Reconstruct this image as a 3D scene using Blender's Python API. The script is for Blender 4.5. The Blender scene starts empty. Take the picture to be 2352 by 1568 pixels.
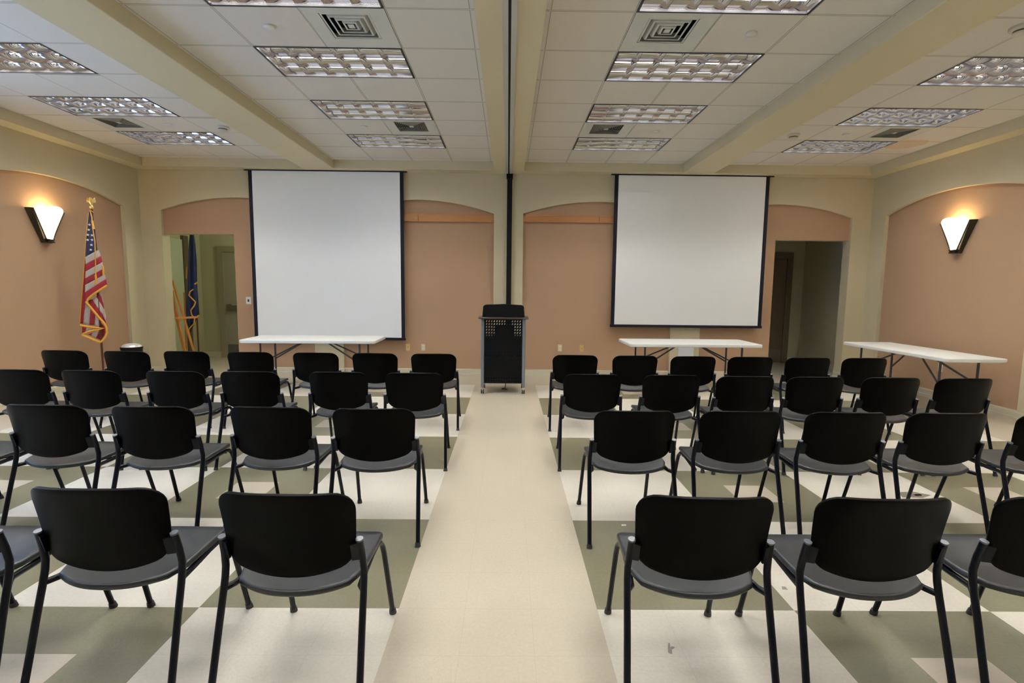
import bpy, math, random
from mathutils import Vector, Matrix
random.seed(7)
PI = math.pi
sc = bpy.context.scene
COL = sc.collection

# ------------------------------------------------------------------ camera
FPX, PITCH, ROLL, YAW, CAMH = 1183.09, 0.1042984, 0.0106597, -0.0086282, 1.47418
cp, sp, cy, sy, cr, sr = math.cos(PITCH), math.sin(PITCH), math.cos(YAW), math.sin(YAW), math.cos(ROLL), math.sin(ROLL)
right = Vector((cy, sy, 0)); fwd = Vector((-sy*cp, cy*cp, -sp)); up = right.cross(fwd)
CR = right*cr + up*sr; CU = up*cr - right*sr
cam = bpy.data.objects.new('camera', bpy.data.cameras.new('camera')); COL.objects.link(cam)
m = Matrix.Identity(4)
for i in range(3):
    m[i][0], m[i][1], m[i][2] = CR[i], CU[i], -fwd[i]
m[2][3] = CAMH
cam.matrix_world = m
cam.data.sensor_width = 36.0; cam.data.sensor_fit = 'HORIZONTAL'
cam.data.lens = FPX/2352.0*36.0
cam.data.clip_start = 0.05; cam.data.clip_end = 200
sc.camera = cam

# ------------------------------------------------------------------ world (daylight outside the window), exposure
w = bpy.data.worlds.new('sky'); sc.world = w; w.use_nodes = True
bg = w.node_tree.nodes['Background']
bg.inputs[0].default_value = (0.36, 0.58, 1.0, 1); bg.inputs[1].default_value = 4.0
sc.view_settings.view_transform = 'Standard'
sc.view_settings.look = 'None'
sc.view_settings.exposure = 0.64
sc.view_settings.gamma = 1.0
sc.view_settings.use_curve_mapping = False
TUBE = 35.0        # fluorescent tube strength
SCONCE = 3.6
cyc = sc.cycles
cyc.max_bounces = 10; cyc.diffuse_bounces = 5; cyc.glossy_bounces = 6
cyc.caustics_reflective = True; cyc.caustics_refractive = False
cyc.sample_clamp_indirect = 6.0; cyc.blur_glossy = 0.6
cyc.use_denoising = True

# ------------------------------------------------------------------ materials
MATS = {}
def mat(name, col, rough=0.6, metal=0.0, spec=0.5, noise=0.0, nscale=30, bump=0.0, bscale=200, emit=None, estr=0.0, coat=0.0, streak=None):
    M = bpy.data.materials.new(name); M.use_nodes = True
    nt = M.node_tree; b = nt.nodes['Principled BSDF']
    b.inputs['Base Color'].default_value = (*col, 1)
    b.inputs['Roughness'].default_value = rough; b.inputs['Metallic'].default_value = metal
    b.inputs['Specular IOR Level'].default_value = spec
    if coat: b.inputs['Coat Weight'].default_value = coat
    if emit:
        b.inputs['Emission Color'].default_value = (*emit, 1); b.inputs['Emission Strength'].default_value = estr
    tc = nt.nodes.new('ShaderNodeTexCoord')
    if noise > 0:
        n = nt.nodes.new('ShaderNodeTexNoise'); n.inputs['Scale'].default_value = nscale; n.inputs['Detail'].default_value = 4
        src = tc.outputs['Object']
        if streak:
            mp = nt.nodes.new('ShaderNodeMapping'); mp.inputs['Scale'].default_value = streak
            nt.links.new(src, mp.inputs[0]); src = mp.outputs[0]
        nt.links.new(src, n.inputs['Vector'])
        mx = nt.nodes.new('ShaderNodeMix'); mx.data_type = 'RGBA'
        mx.inputs[6].default_value = tuple(c*(1-noise) for c in col)+(1,)
        mx.inputs[7].default_value = tuple(min(1, c*(1+noise)) for c in col)+(1,)
        nt.links.new(n.outputs[0], mx.inputs[0]); nt.links.new(mx.outputs[2], b.inputs['Base Color'])
    if bump > 0:
        n2 = nt.nodes.new('ShaderNodeTexNoise'); n2.inputs['Scale'].default_value = bscale; n2.inputs['Detail'].default_value = 2
        nt.links.new(tc.outputs['Object'], n2.inputs['Vector'])
        bp = nt.nodes.new('ShaderNodeBump'); bp.inputs['Strength'].default_value = bump; bp.inputs['Distance'].default_value = 0.002
        nt.links.new(n2.outputs[0], bp.inputs['Height']); nt.links.new(bp.outputs[0], b.inputs['Normal'])
    MATS[name] = M
    return M

mat('wall_paint', (0.575, 0.505, 0.335), 0.75, noise=0.03, nscale=6, bump=0.25, bscale=150)
mat('trim_paint', (0.62, 0.55, 0.37), 0.6, noise=0.02, nscale=8)
mat('base_vinyl', (0.60, 0.56, 0.42), 0.4)
mat('wall_fabric', (0.405, 0.262, 0.160), 0.95, noise=0.06, nscale=90, bump=0.5, bscale=500, spec=0.2, streak=(1, 1, 3))
mat('screen_white', (0.95, 0.96, 0.945), 0.8, spec=0.2)
mat('black_border', (0.006, 0.006, 0.014), 0.5, spec=0.25)
mat('black_metal', (0.005, 0.005, 0.006), 0.4, spec=0.25)
mat('chair_plastic_shaded', (0.0010, 0.0009, 0.0008), 0.33, spec=0.05, bump=0.25, bscale=700)  # same plastic as the seat, darkened because backs get less light
mat('chair_plastic_lit', (0.009, 0.0115, 0.014), 0.36, spec=0.5, bump=0.25, bscale=700)  # same plastic as the back, light from above painted in as lighter blue-grey
mat('chair_steel', (0.002, 0.0025, 0.006), 0.33, spec=0.18)
mat('chair_cap', (0.10, 0.11, 0.13), 0.3, spec=0.6)
mat('rubber', (0.015, 0.015, 0.016), 0.6)
mat('table_plastic', (0.80, 0.80, 0.76), 0.5, bump=0.2, bscale=400)
mat('table_steel', (0.03, 0.03, 0.035), 0.4)
mat('alu_track', (0.55, 0.56, 0.53), 0.45, metal=0.3)
mat('slot_black', (0.01, 0.01, 0.01), 0.7)
mat('rail_wood', (0.42, 0.19, 0.06), 0.45, noise=0.18, nscale=10, streak=(1, 8, 30))
mat('bronze', (0.045, 0.038, 0.025), 0.4, metal=0.6)
mat('ivory_plate', (0.66, 0.58, 0.36), 0.4)
mat('gold_plate', (0.66, 0.46, 0.18), 0.4)
mat('white_plate', (0.75, 0.74, 0.68), 0.4)
mat('white_panel', (0.72, 0.76, 0.80), 0.5)
mat('dark_slot', (0.02, 0.02, 0.025), 0.5)
mat('lid_silver', (0.85, 0.86, 0.84), 0.35, metal=0.4)
mat('chrome', (0.8, 0.8, 0.78), 0.18, metal=1.0)
mat('fixture_frame', (0.015, 0.015, 0.018), 0.5)
mat('fixture_inside', (0.80, 0.80, 0.80), 0.4)
mat('louver_alu', (0.90, 0.895, 0.95), 0.08, metal=1.0)
mat('tube_glow', (0.9, 0.9, 0.9), 0.5, emit=(1.0, 0.985, 0.94), estr=TUBE)
mat('vent_paint', (0.62, 0.63, 0.58), 0.5)
mat('vent_shade', (0.24, 0.23, 0.19), 0.6)  # far vents' slats painted darker to stand in for shade between the fins
mat('vent_dark', (0.012, 0.012, 0.012), 0.8)
mat('detector', (0.62, 0.60, 0.52), 0.5)
mat('detector_dark', (0.12, 0.09, 0.07), 0.5)
mat('cover_white', (0.70, 0.69, 0.65), 0.5)
mat('flag_red', (0.25, 0.004, 0.016), 0.7, noise=0.15, nscale=25)
mat('flag_white', (0.50, 0.45, 0.42), 0.7, noise=0.08, nscale=25)
mat('flag_blue', (0.014, 0.016, 0.075), 0.7, noise=0.2, nscale=25)
mat('flag_navy', (0.008, 0.018, 0.085), 0.6, noise=0.45, nscale=9, streak=(8, 8, 1))
mat('flag_gold', (0.66, 0.33, 0.035), 0.6, noise=0.2, nscale=60)
mat('flag_star', (0.80, 0.80, 0.76), 0.7)
mat('gold_metal', (0.85, 0.66, 0.25), 0.3, metal=0.8)
mat('pole_wood', (0.10, 0.022, 0.012), 0.35, noise=0.2, nscale=20)
mat('easel_wood', (0.62, 0.27, 0.06), 0.45, noise=0.2, nscale=14, streak=(10, 10, 1))
mat('hall_wall', (0.50, 0.47, 0.31), 0.8)
mat('hall_green', (0.58, 0.62, 0.44), 0.7)
mat('door_paint', (0.33, 0.30, 0.22), 0.5)
mat('door_frame_paint', (0.30, 0.26, 0.17), 0.5)
mat('door_brown', (0.14, 0.10, 0.06), 0.5)
mat('kick_metal', (0.16, 0.15, 0.13), 0.4, metal=0.5)
mat('podium_black', (0.003, 0.003, 0.0035), 0.55, spec=0.15)
mat('podium_grey', (0.20, 0.23, 0.27), 0.35, metal=0.4)
mat('podium_edge', (0.045, 0.028, 0.022), 0.35)
mat('paper', (0.75, 0.72, 0.66), 0.7)
mat('scuff', (0.25, 0.24, 0.22), 0.7)
mat('mud', (0.16, 0.14, 0.10), 0.8)

# sconce glass
M = mat('sconce_glass', (0.9, 0.85, 0.7), 0.4, emit=(1.0, 0.86, 0.56), estr=SCONCE)
# window glass
M = bpy.data.materials.new('window_glass'); M.use_nodes = True; nt = M.node_tree; nt.nodes.clear()
o_ = nt.nodes.new('ShaderNodeOutputMaterial'); mx = nt.nodes.new('ShaderNodeMixShader'); t_ = nt.nodes.new('ShaderNodeBsdfTransparent'); g_ = nt.nodes.new('ShaderNodeBsdfGlossy')
g_.inputs['Roughness'].default_value = 0.02; mx.inputs[0].default_value = 0.08
nt.links.new(t_.outputs[0], mx.inputs[1]); nt.links.new(g_.outputs[0], mx.inputs[2]); nt.links.new(mx.outputs[0], o_.inputs[0]); MATS['window_glass'] = M

# node helper for floor and ceiling
class NG:
    def __init__(s, nt): s.nt = nt
    def m(s, op, a, b=None, c=None, clamp=False):
        n = s.nt.nodes.new('ShaderNodeMath'); n.operation = op; n.use_clamp = clamp
        for i, v in enumerate((a, b, c)):
            if v is None: continue
            if isinstance(v, (int, float)): n.inputs[i].default_value = v
            else: s.nt.links.new(v, n.inputs[i])
        return n.outputs[0]
    def mix(s, f, a, b):
        n = s.nt.nodes.new('ShaderNodeMix'); n.data_type = 'RGBA'
        for i, v in ((0, f), (6, a), (7, b)):
            if isinstance(v, tuple): n.inputs[i].default_value = (*v, 1)
            elif isinstance(v, (int, float)): n.inputs[i].default_value = v
            else: s.nt.links.new(v, n.inputs[i])
        return n.outputs[2]

# floor: vinyl composition tiles, 0.9144 m checker of cream and olive either side of a tan aisle
BLK, AX0, FY0 = 0.9144, -0.4885, 7.721
M = mat('floor_vinyl', (0.5, 0.45, 0.35), 0.30, spec=0.42); nt = M.node_tree; b = nt.nodes['Principled BSDF']; g = NG(nt)
tc = nt.nodes.new('ShaderNodeTexCoord'); sep = nt.nodes.new('ShaderNodeSeparateXYZ'); nt.links.new(tc.outputs['Object'], sep.inputs[0])
X, Y = sep.outputs[0], sep.outputs[1]
u = g.m('DIVIDE', g.m('SUBTRACT', X, AX0), BLK)              # 0..1 is the aisle
v = g.m('DIVIDE', g.m('SUBTRACT', FY0, Y), BLK)              # row count from the far end
uc = g.m('SUBTRACT', g.m('ABSOLUTE', g.m('SUBTRACT', u, 0.5)), 0.5)   # distance outside the aisle in blocks
col_i = g.m('FLOOR', uc); row_i = g.m('FLOOR', v)
par = g.m('ABSOLUTE', g.m('MODULO', g.m('ADD', col_i, row_i), 2.0))
green = g.m('GREATER_THAN', par, 0.5)
fu = g.m('ABSOLUTE', g.m('SUBTRACT', g.m('FRACT', uc), 0.5)); fv = g.m('ABSOLUTE', g.m('SUBTRACT', g.m('FRACT', v), 0.5))
inset = g.m('MULTIPLY', g.m('LESS_THAN', fu, 1/6), g.m('LESS_THAN', fv, 1/6))
oddcol = g.m('GREATER_THAN', g.m('ABSOLUTE', g.m('MODULO', col_i, 2.0)), 0.5)
inset = g.m('MULTIPLY', inset, g.m('MULTIPLY', oddcol, green))
inside = g.m('MULTIPLY', g.m('GREATER_THAN', uc, 0.0), g.m('LESS_THAN', uc, 5.0))
inside = g.m('MULTIPLY', inside, g.m('GREATER_THAN', v, 0.0))
nz = nt.nodes.new('ShaderNodeTexNoise'); nz.inputs['Scale'].default_value = 70; nz.inputs['Detail'].default_value = 6; nt.links.new(tc.outputs['Object'], nz.inputs['Vector'])
nb = nt.nodes.new('ShaderNodeTexNoise'); nb.inputs['Scale'].default_value = 1.6; nb.inputs['Detail'].default_value = 5; nt.links.new(tc.outputs['Object'], nb.inputs['Vector'])
cream = g.mix(nz.outputs[0], (0.60, 0.555, 0.465), (0.76, 0.715, 0.62))
olive = g.mix(nz.outputs[0], (0.145, 0.135, 0.083), (0.205, 0.193, 0.125))
tan = g.mix(nz.outputs[0], (0.46, 0.405, 0.305), (0.57, 0.51, 0.40))
tan2 = g.mix(nz.outputs[0], (0.44, 0.385, 0.30), (0.53, 0.47, 0.38))
c = g.mix(green, cream, olive); c = g.mix(inset, c, tan2); c = g.mix(inside, tan, c)
# 12 inch tile seams
s1 = g.m('ABSOLUTE', g.m('SUBTRACT', g.m('FRACT', g.m('ADD', g.m('MULTIPLY', u, 3.0), 0.5)), 0.5))
s2 = g.m('ABSOLUTE', g.m('SUBTRACT', g.m('FRACT', g.m('ADD', g.m('MULTIPLY', v, 3.0), 0.5)), 0.5))
seam = g.m('LESS_THAN', g.m('MINIMUM', s1, s2), 0.0025)
dark = g.m('SUBTRACT', 1.0, g.m('MULTIPLY', seam, 0.16))
dirt = g.m('ADD', 0.92, g.m('MULTIPLY', nb.outputs[0], 0.14))
hs = nt.nodes.new('ShaderNodeHueSaturation'); nt.links.new(c, hs.inputs['Color']); nt.links.new(g.m('MULTIPLY', dark, dirt), hs.inputs['Value'])
nt.links.new(hs.outputs[0], b.inputs['Base Color'])
nt.links.new(g.m('ADD', 0.24, g.m('MULTIPLY', nb.outputs[0], 0.18)), b.inputs['Roughness'])
n3 = nt.nodes.new('ShaderNodeTexNoise'); n3.inputs['Scale'].default_value = 120; n3.inputs['Detail'].default_value = 2; nt.links.new(tc.outputs['Object'], n3.inputs['Vector'])
bp = nt.nodes.new('ShaderNodeBump'); bp.inputs['Strength'].default_value = 0.22; bp.inputs['Distance'].default_value = 0.002
nt.links.new(n3.outputs[0], bp.inputs['Height']); nt.links.new(bp.outputs[0], b.inputs['Normal'])

# ceiling tile: fine texture, thin grid line and its painted reveal shadow on the tile edge (UV runs 0..1 over one tile)
M = mat('ceiling_tile', (0.7, 0.68, 0.64), 0.9, spec=0.2); nt = M.node_tree; b = nt.nodes['Principled BSDF']; g = NG(nt)
tc = nt.nodes.new('ShaderNodeTexCoord'); sep = nt.nodes.new('ShaderNodeSeparateXYZ'); nt.links.new(tc.outputs['UV'], sep.inputs[0])
e1 = g.m('ABSOLUTE', g.m('SUBTRACT', g.m('FRACT', g.m('ADD', sep.outputs[0], 0.5)), 0.5))
e2 = g.m('ABSOLUTE', g.m('SUBTRACT', g.m('FRACT', g.m('ADD', sep.outputs[1], 0.5)), 0.5))
em = g.m('MINIMUM', e1, e2)
bar = g.m('LESS_THAN', em, 0.013); lip = g.m('MULTIPLY', g.m('LESS_THAN', em, 0.018), g.m('GREATER_THAN', em, 0.009))
nz = nt.nodes.new('ShaderNodeTexNoise'); nz.inputs['Scale'].default_value = 160; nt.links.new(tc.outputs['Object'], nz.inputs['Vector'])
c = g.mix(nz.outputs[0], (0.66, 0.625, 0.57), (0.76, 0.725, 0.67))
c = g.mix(bar, c, (0.66, 0.63, 0.57)); c = g.mix(lip, c, (0.36, 0.33, 0.27))  # dark lip paints in the shadow along the tile reveal
so = nt.nodes.new('ShaderNodeSeparateXYZ'); nt.links.new(tc.outputs['Object'], so.inputs[0])
dx = g.m('SUBTRACT', so.outputs[0], 5.27); dy = g.m('SUBTRACT', so.outputs[1], 7.03)
nd = nt.nodes.new('ShaderNodeTexNoise'); nd.inputs['Scale'].default_value = 9; nt.links.new(tc.outputs['Object'], nd.inputs['Vector'])
rr = g.m('ADD', g.m('SQRT', g.m('ADD', g.m('MULTIPLY', dx, dx), g.m('MULTIPLY', dy, dy))), g.m('MULTIPLY', g.m('SUBTRACT', nd.outputs[0], 0.5), 0.12))
stain = g.m('MULTIPLY', g.m('LESS_THAN', rr, 0.23), 0.55)
c = g.mix(stain, c, (0.62, 0.42, 0.26))
nt.links.new(c, b.inputs['Base Color'])
bp = nt.nodes.new('ShaderNodeBump'); bp.inputs['Strength'].default_value = 0.3; bp.inputs['Distance'].default_value = 0.002
nt.links.new(nz.outputs[0], bp.inputs['Height']); nt.links.new(bp.outputs[0], b.inputs['Normal'])

# ------------------------------------------------------------------ mesh helpers
class MB:
    def __init__(s): s.v = []; s.f = []; s.mi = []; s.uv = None
    def add(s, vs, fs, mi=0):
        o = len(s.v); s.v += [tuple(p) for p in vs]; s.f += [tuple(i+o for i in f) for f in fs]; s.mi += [mi]*len(fs); return s
    def quad(s, a, b, c, d, mi=0): return s.add([a, b, c, d], [(0, 1, 2, 3)], mi)
    def box(s, x0, x1, y0, y1, z0, z1, mi=0):
        v = [(x, y, z) for z in (z0, z1) for y in (y0, y1) for x in (x0, x1)]
        return s.add(v, [(0, 2, 3, 1), (4, 5, 7, 6), (0, 1, 5, 4), (2, 6, 7, 3), (0, 4, 6, 2), (1, 3, 7, 5)], mi)
    def obox(s, a, b, wx, wy, upv=(0, 0, 1), mi=0):      # bar from a to b
        a, b = Vector(a), Vector(b); d = (b-a).normalized(); upv = Vector(upv)
        sx = d.cross(upv); sx = sx.normalized() if sx.length > 1e-5 else Vector((1, 0, 0)); sz = sx.cross(d).normalized()
        v = []
        for p in (a, b):
            for q, r in ((-1, -1), (1, -1), (1, 1), (-1, 1)): v.append(p + sx*q*wx/2 + sz*r*wy/2)
        return s.add(v, [(3, 2, 1, 0), (4, 5, 6, 7), (0, 1, 5, 4), (1, 2, 6, 5), (2, 3, 7, 6), (3, 0, 4, 7)], mi)
    def tube(s, pts, r, n=10, mi=0, cap=True, rs=None):
        pts = [Vector(p) for p in pts]; ring = []; prev = None
        for i, p in enumerate(pts):
            if i == 0: t = pts[1]-p
            elif i == len(pts)-1: t = p-pts[i-1]
            else: t = (pts[i+1]-p).normalized() + (p-pts[i-1]).normalized()
            t.normalize()
            if prev is None:
                a = t.cross(Vector((0, 0, 1)));  a = a if a.length > 1e-3 else t.cross(Vector((0, 1, 0)))
            else: a = prev - t*prev.dot(t)
            a.normalize(); prev = a; bb = t.cross(a); R = rs[i] if rs else r
            ring.append([p + a*math.cos(2*PI*k/n)*R + bb*math.sin(2*PI*k/n)*R for k in range(n)])
        v = [q for R in ring for q in R]; f = []
        for i in range(len(pts)-1):
            for k in range(n): f.append((i*n+k, i*n+(k+1) % n, (i+1)*n+(k+1) % n, (i+1)*n+k))
        if cap: f.append(tuple(range(n-1, -1, -1))); f.append(tuple((len(pts)-1)*n+k for k in range(n)))
        return s.add(v, f, mi)
    def lathe(s, prof, cx=0, cy_=0, n=24, mi=0):
        v = []; f = []
        for (r, z) in prof: v += [(cx+r*math.cos(2*PI*k/n), cy_+r*math.sin(2*PI*k/n), z) for k in range(n)]
        for i in range(len(prof)-1):
            for k in range(n): f.append((i*n+k, i*n+(k+1) % n, (i+1)*n+(k+1) % n, (i+1)*n+k))
        f.append(tuple(range(n-1, -1, -1))); f.append(tuple((len(prof)-1)*n+k for k in range(n)))
        return s.add(v, f, mi)
    def prism(s, poly, axis, a, b_, mi=0):               # 2D polygon extruded along axis between a and b_
        def P(p, t): return (t, p[0], p[1]) if axis == 0 else (p[0], t, p[1]) if axis == 1 else (p[0], p[1], t)
        n = len(poly); v = [P(p, a) for p in poly]+[P(p, b_) for p in poly]
        return s.add(v, [tuple(range(n)), tuple(range(2*n-1, n-1, -1))]+[(i, (i+1) % n, n+(i+1) % n, n+i) for i in range(n)], mi)
    def grid(s, nu, nv, fn, mi=0):
        v = [fn(i/nu, j/nv) for j in range(nv+1) for i in range(nu+1)]
        return s.add(v, [(j*(nu+1)+i, j*(nu+1)+i+1, (j+1)*(nu+1)+i+1, (j+1)*(nu+1)+i) for j in range(nv) for i in range(nu)], mi)
    def mesh(s, name, mats, smooth=False):
        me = bpy.data.meshes.new(name); me.from_pydata(s.v, [], s.f); me.update()
        for mm in (mats if isinstance(mats, (list, tuple)) else [mats]): me.materials.append(MATS[mm])
        me.polygons.foreach_set('material_index', s.mi)
        if smooth:
            me.polygons.foreach_set('use_smooth', [True]*len(me.polygons))
            try: me.set_sharp_from_angle(angle=math.radians(smooth if smooth > 1 else 40))
            except Exception: pass
        return me
    def build(s, name, mats, parent=None, smooth=False, fix=True):
        me = s.mesh(name, mats, smooth)
        if fix:
            import bmesh
            bm = bmesh.new(); bm.from_mesh(me); bmesh.ops.recalc_face_normals(bm, faces=bm.faces); bm.to_mesh(me); bm.free()
        o = bpy.data.objects.new(name, me); COL.objects.link(o)
        if parent: o.parent = parent
        return o
def bevel(o, w_, seg=2, ang=40):
    md = o.modifiers.new('bevel', 'BEVEL'); md.width = w_; md.segments = seg; md.limit_method = 'ANGLE'; md.angle_limit = math.radians(ang)
    return o
def solid(o, t, off=0):
    md = o.modifiers.new('solid', 'SOLIDIFY'); md.thickness = t; md.offset = off; return o
def thing(name, label, cat, loc=(0, 0, 0), rz=0, group=None):
    o = bpy.data.objects.new(name, None); COL.objects.link(o); o.location = loc; o.rotation_euler = (0, 0, rz); o.empty_display_size = 0.1
    return tag(o, label, cat, group)
def tag(o, label, cat, group=None):
    o['label'] = label; o['category'] = cat
    if group: o['group'] = group
    return o
def struct(o, label=None):
    o['kind'] = 'structure'
    if label: o['label'] = label
    return o
def copy_tree(o, parent=None):
    c_ = o.copy(); COL.objects.link(c_)
    if parent:
        c_.parent = parent; c_.matrix_parent_inverse = o.matrix_parent_inverse.copy()
    for ch in o.children: copy_tree(ch, c_)
    return c_
def at(px, py, axis, val):                               # photo pixel to the world point on an axis plane
    d = CR*((px-1176)/FPX) + CU*(-(py-784)/FPX) + fwd
    o_ = Vector((0, 0, CAMH)); t = (val-o_[axis])/d[axis]; return o_+d*t

# ------------------------------------------------------------------ room dimensions
XL, XR, YB, YN = -5.93, 5.90, 8.50, -2.6
HC, HS = 3.42, 3.288
REC = 0.055
T = 0.6096
Z0 = 4.467
BAYX = (-5.066, -2.111, 0.886, 3.845)
BAYB = ((-5.70, -3.235), (-2.74, -0.24), (0.23, 2.73), (3.21, 5.68))   # clear ceiling between beams
YS = 8.27                                                             # inner edge of far soffit

# floor
mb = MB(); mb.quad((-6.4, YN-0.1, 0), (6.4, YN-0.1, 0), (6.4, 10.6, 0), (-6.4, 10.6, 0))
struct(mb.build('floor', 'floor_vinyl', fix=False))

# walls with arched niches -----------------------------------------------------
def arch(u_, n):
    a, b_, hs, ha = n
    c_ = (a+b_)/2; h = (b_-a)/2; rise = ha-hs; R = (h*h+rise*rise)/(2*rise)
    return ha-R+math.sqrt(max(0, R*R-(u_-c_)**2))
def arch_wall(mb, P, u0, u1, H, niches, holes=(), doors=(), N=28):
    """front skin with arched niche cut-outs, reveals and the recessed niche faces (material 1)"""
    edges = [u0]
    for n in sorted(niches): edges += [n[0], n[1]]
    edges.append(u1)
    for k in range(0, len(edges), 2):
        a, b_ = edges[k], edges[k+1]
        hl = [h for h in holes if h[0] > a-1e-6 and h[1] < b_+1e-6]
        if not hl: mb.quad(P(a, 0, 0), P(b_, 0, 0), P(b_, H, 0), P(a, H, 0)); continue
        h = hl[0]
        mb.quad(P(a, 0, 0), P(h[0], 0, 0), P(h[0], H, 0), P(a, H, 0)); mb.quad(P(h[1], 0, 0), P(b_, 0, 0), P(b_, H, 0), P(h[1], H, 0))
        mb.quad(P(h[0], 0, 0), P(h[1], 0, 0), P(h[1], h[2], 0), P(h[0], h[2], 0)); mb.quad(P(h[0], h[3], 0), P(h[1], h[3], 0), P(h[1], H, 0), P(h[0], H, 0))
        for (p, q) in (((h[0], h[2]), (h[0], h[3])), ((h[0], h[3]), (h[1], h[3])), ((h[1], h[3]), (h[1], h[2])), ((h[1], h[2]), (h[0], h[2]))):
            mb.quad(P(*p, 0), P(*q, 0), P(*q, 0.2), P(*p, 0.2))
    for n in niches:
        a, b_, hs, ha = n
        us = [a+(b_-a)*i/N for i in range(N+1)]
        for i in range(N):
            p, q = us[i], us[i+1]; zp, zq = arch(p, n), arch(q, n)
            mb.quad(P(p, zp, 0), P(q, zq, 0), P(q, H, 0), P(p, H, 0))
            mb.quad(P(p, zp, 0), P(q, zq, 0), P(q, zq, REC), P(p, zp, REC))
        for uu in (a, b_): mb.quad(P(uu, 0, 0), P(uu, hs, 0), P(uu, hs, REC), P(uu, 0, REC))
        d = [dd for dd in doors if dd[0] >= a-0.05 and dd[1] <= b_+0.05]
        cut = sorted(set(us+([d[0][0], d[0][1]] if d else [])))
        for i in range(len(cut)-1):
            p, q = cut[i], cut[i+1]
            if q-p < 1e-6: continue
            zb = d[0][2] if d and p >= d[0][0]-1e-6 and q <= d[0][1]+1e-6 else 0
            mb.quad(P(p, zb, REC), P(q, zb, REC), P(q, arch(q, n), REC), P(p, arch(p, n), REC), 1)
        if d:
            dd = d[0]
            for uu in (dd[0], dd[1]):
                y0_ = REC
                mb.quad(P(uu, 0, y0_), P(uu, dd[2], y0_), P(uu, dd[2], 0.19), P(uu, 0, 0.19))
            mb.quad(P(dd[0], dd[2], REC), P(dd[1], dd[2], REC), P(dd[1], dd[2], 0.19), P(dd[0], dd[2], 0.19))
NB = [(-5.60, -3.19, 2.655, 2.865), (-2.715, -0.24, 2.655, 2.865), (0.235, 2.70, 2.665, 2.865), (3.19, 5.59, 2.65, 2.86)]
DL, DR = (-5.60, -4.475, 2.285), (4.385, 5.59, 2.295)
PBk = lambda u_, z, d: (u_, YB+d, z)
mb = MB(); arch_wall(mb, PBk, XL, XR, HC, NB, doors=(DL, DR)); struct(mb.build('wall_back', ['wall_paint', 'wall_fabric'], fix=False))
PLf = lambda u_, z, d: (XL-d, u_, z)
NL = [(5.74, 8.15, 2.66, 2.845)]
WIN = (1.0, 4.9, 0.75, 2.75)
mb = MB(); arch_wall(mb, PLf, YN, YB, HC, NL, holes=(WIN,)); struct(mb.build('wall_left', ['wall_paint', 'wall_fabric'], fix=False))
PRt = lambda u_, z, d: (XR+d, u_, z)
NR = [(5.80, 8.18, 2.655, 2.845)]
mb = MB(); arch_wall(mb, PRt, YN, YB, HC, NR); struct(mb.build('wall_right', ['wall_paint', 'wall_fabric'], fix=False))
mb = MB(); mb.quad((XL, YN, 0), (XR, YN, 0), (XR, YN, HC), (XL, YN, HC)); struct(mb.build('wall_near', 'wall_paint'))

# window in the left wall, beside the seats (out of frame, gives the cool daylight)
wf = MB()
y0, y1, z0, z1 = WIN
for a, b_ in ((y0, y0+0.05), (y1-0.05, y1)): wf.box(XL-0.13, XL-0.07, a, b_, z0, z1)
wf.box(XL-0.13, XL-0.07, y0, y1, z0, z0+0.05); wf.box(XL-0.13, XL-0.07, y0, y1, z1-0.05, z1)
for k in (1, 2): yy = y0+(y1-y0)*k/3; wf.box(XL-0.13, XL-0.07, yy-0.025, yy+0.025, z0, z1)
win = struct(wf.build('window_1', 'alu_track'))
gl = MB(); gl.quad((XL-0.10, y0, z0), (XL-0.10, y1, z0), (XL-0.10, y1, z1), (XL-0.10, y0, z1)); gl.build('window_pane', 'window_glass', win)
pl = bpy.data.lights.new('daylight_portal', 'AREA'); pl.shape = 'RECTANGLE'; pl.size = y1-y0; pl.size_y = z1-z0; pl.cycles.is_portal = True
po = bpy.data.objects.new('daylight_portal', pl); COL.objects.link(po); po.location = (XL-0.16, (y0+y1)/2, (z0+z1)/2)
po.rotation_euler = (PI/2, 0, -PI/2)

# halls behind the two doorways -------------------------------------------------
YH = YB+0.19
def hall(name, x0, x1, yb, mats):
    mb = MB()
    mb.quad((x0, YH, 0), (x0, yb, 0), (x0, yb, 2.75), (x0, YH, 2.75)); mb.quad((x1, YH, 0), (x1, yb, 0), (x1, yb, 2.75), (x1, YH, 2.75))
    mb.quad((x0, yb, 0), (x1, yb, 0), (x1, yb, 2.75), (x0, yb, 2.75)); mb.quad((x0, YH, 2.75), (x1, YH, 2.75), (x1, yb, 2.75), (x0, yb, 2.75))
    # back side of the hall wall above and beside the doorway
    d = DL if x0 < 0 else DR
    mb.quad((x0, YH, 0), (d[0], YH, 0), (d[0], YH, 2.75), (x0, YH, 2.75)); mb.quad((d[1], YH, 0), (x1, YH, 0), (x1, YH, 2.75), (d[1], YH, 2.75))
    mb.quad((d[0], YH, d[2]), (d[1], YH, d[2]), (d[1], YH, 2.75), (d[0], YH, 2.75))
    return struct(mb.build(name, mats))
hall('wall_hall_left', -6.15, -3.3, 10.45, 'hall_wall')
hall('wall_hall_right', 3.3, 5.97, 10.45, 'hall_wall')
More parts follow.
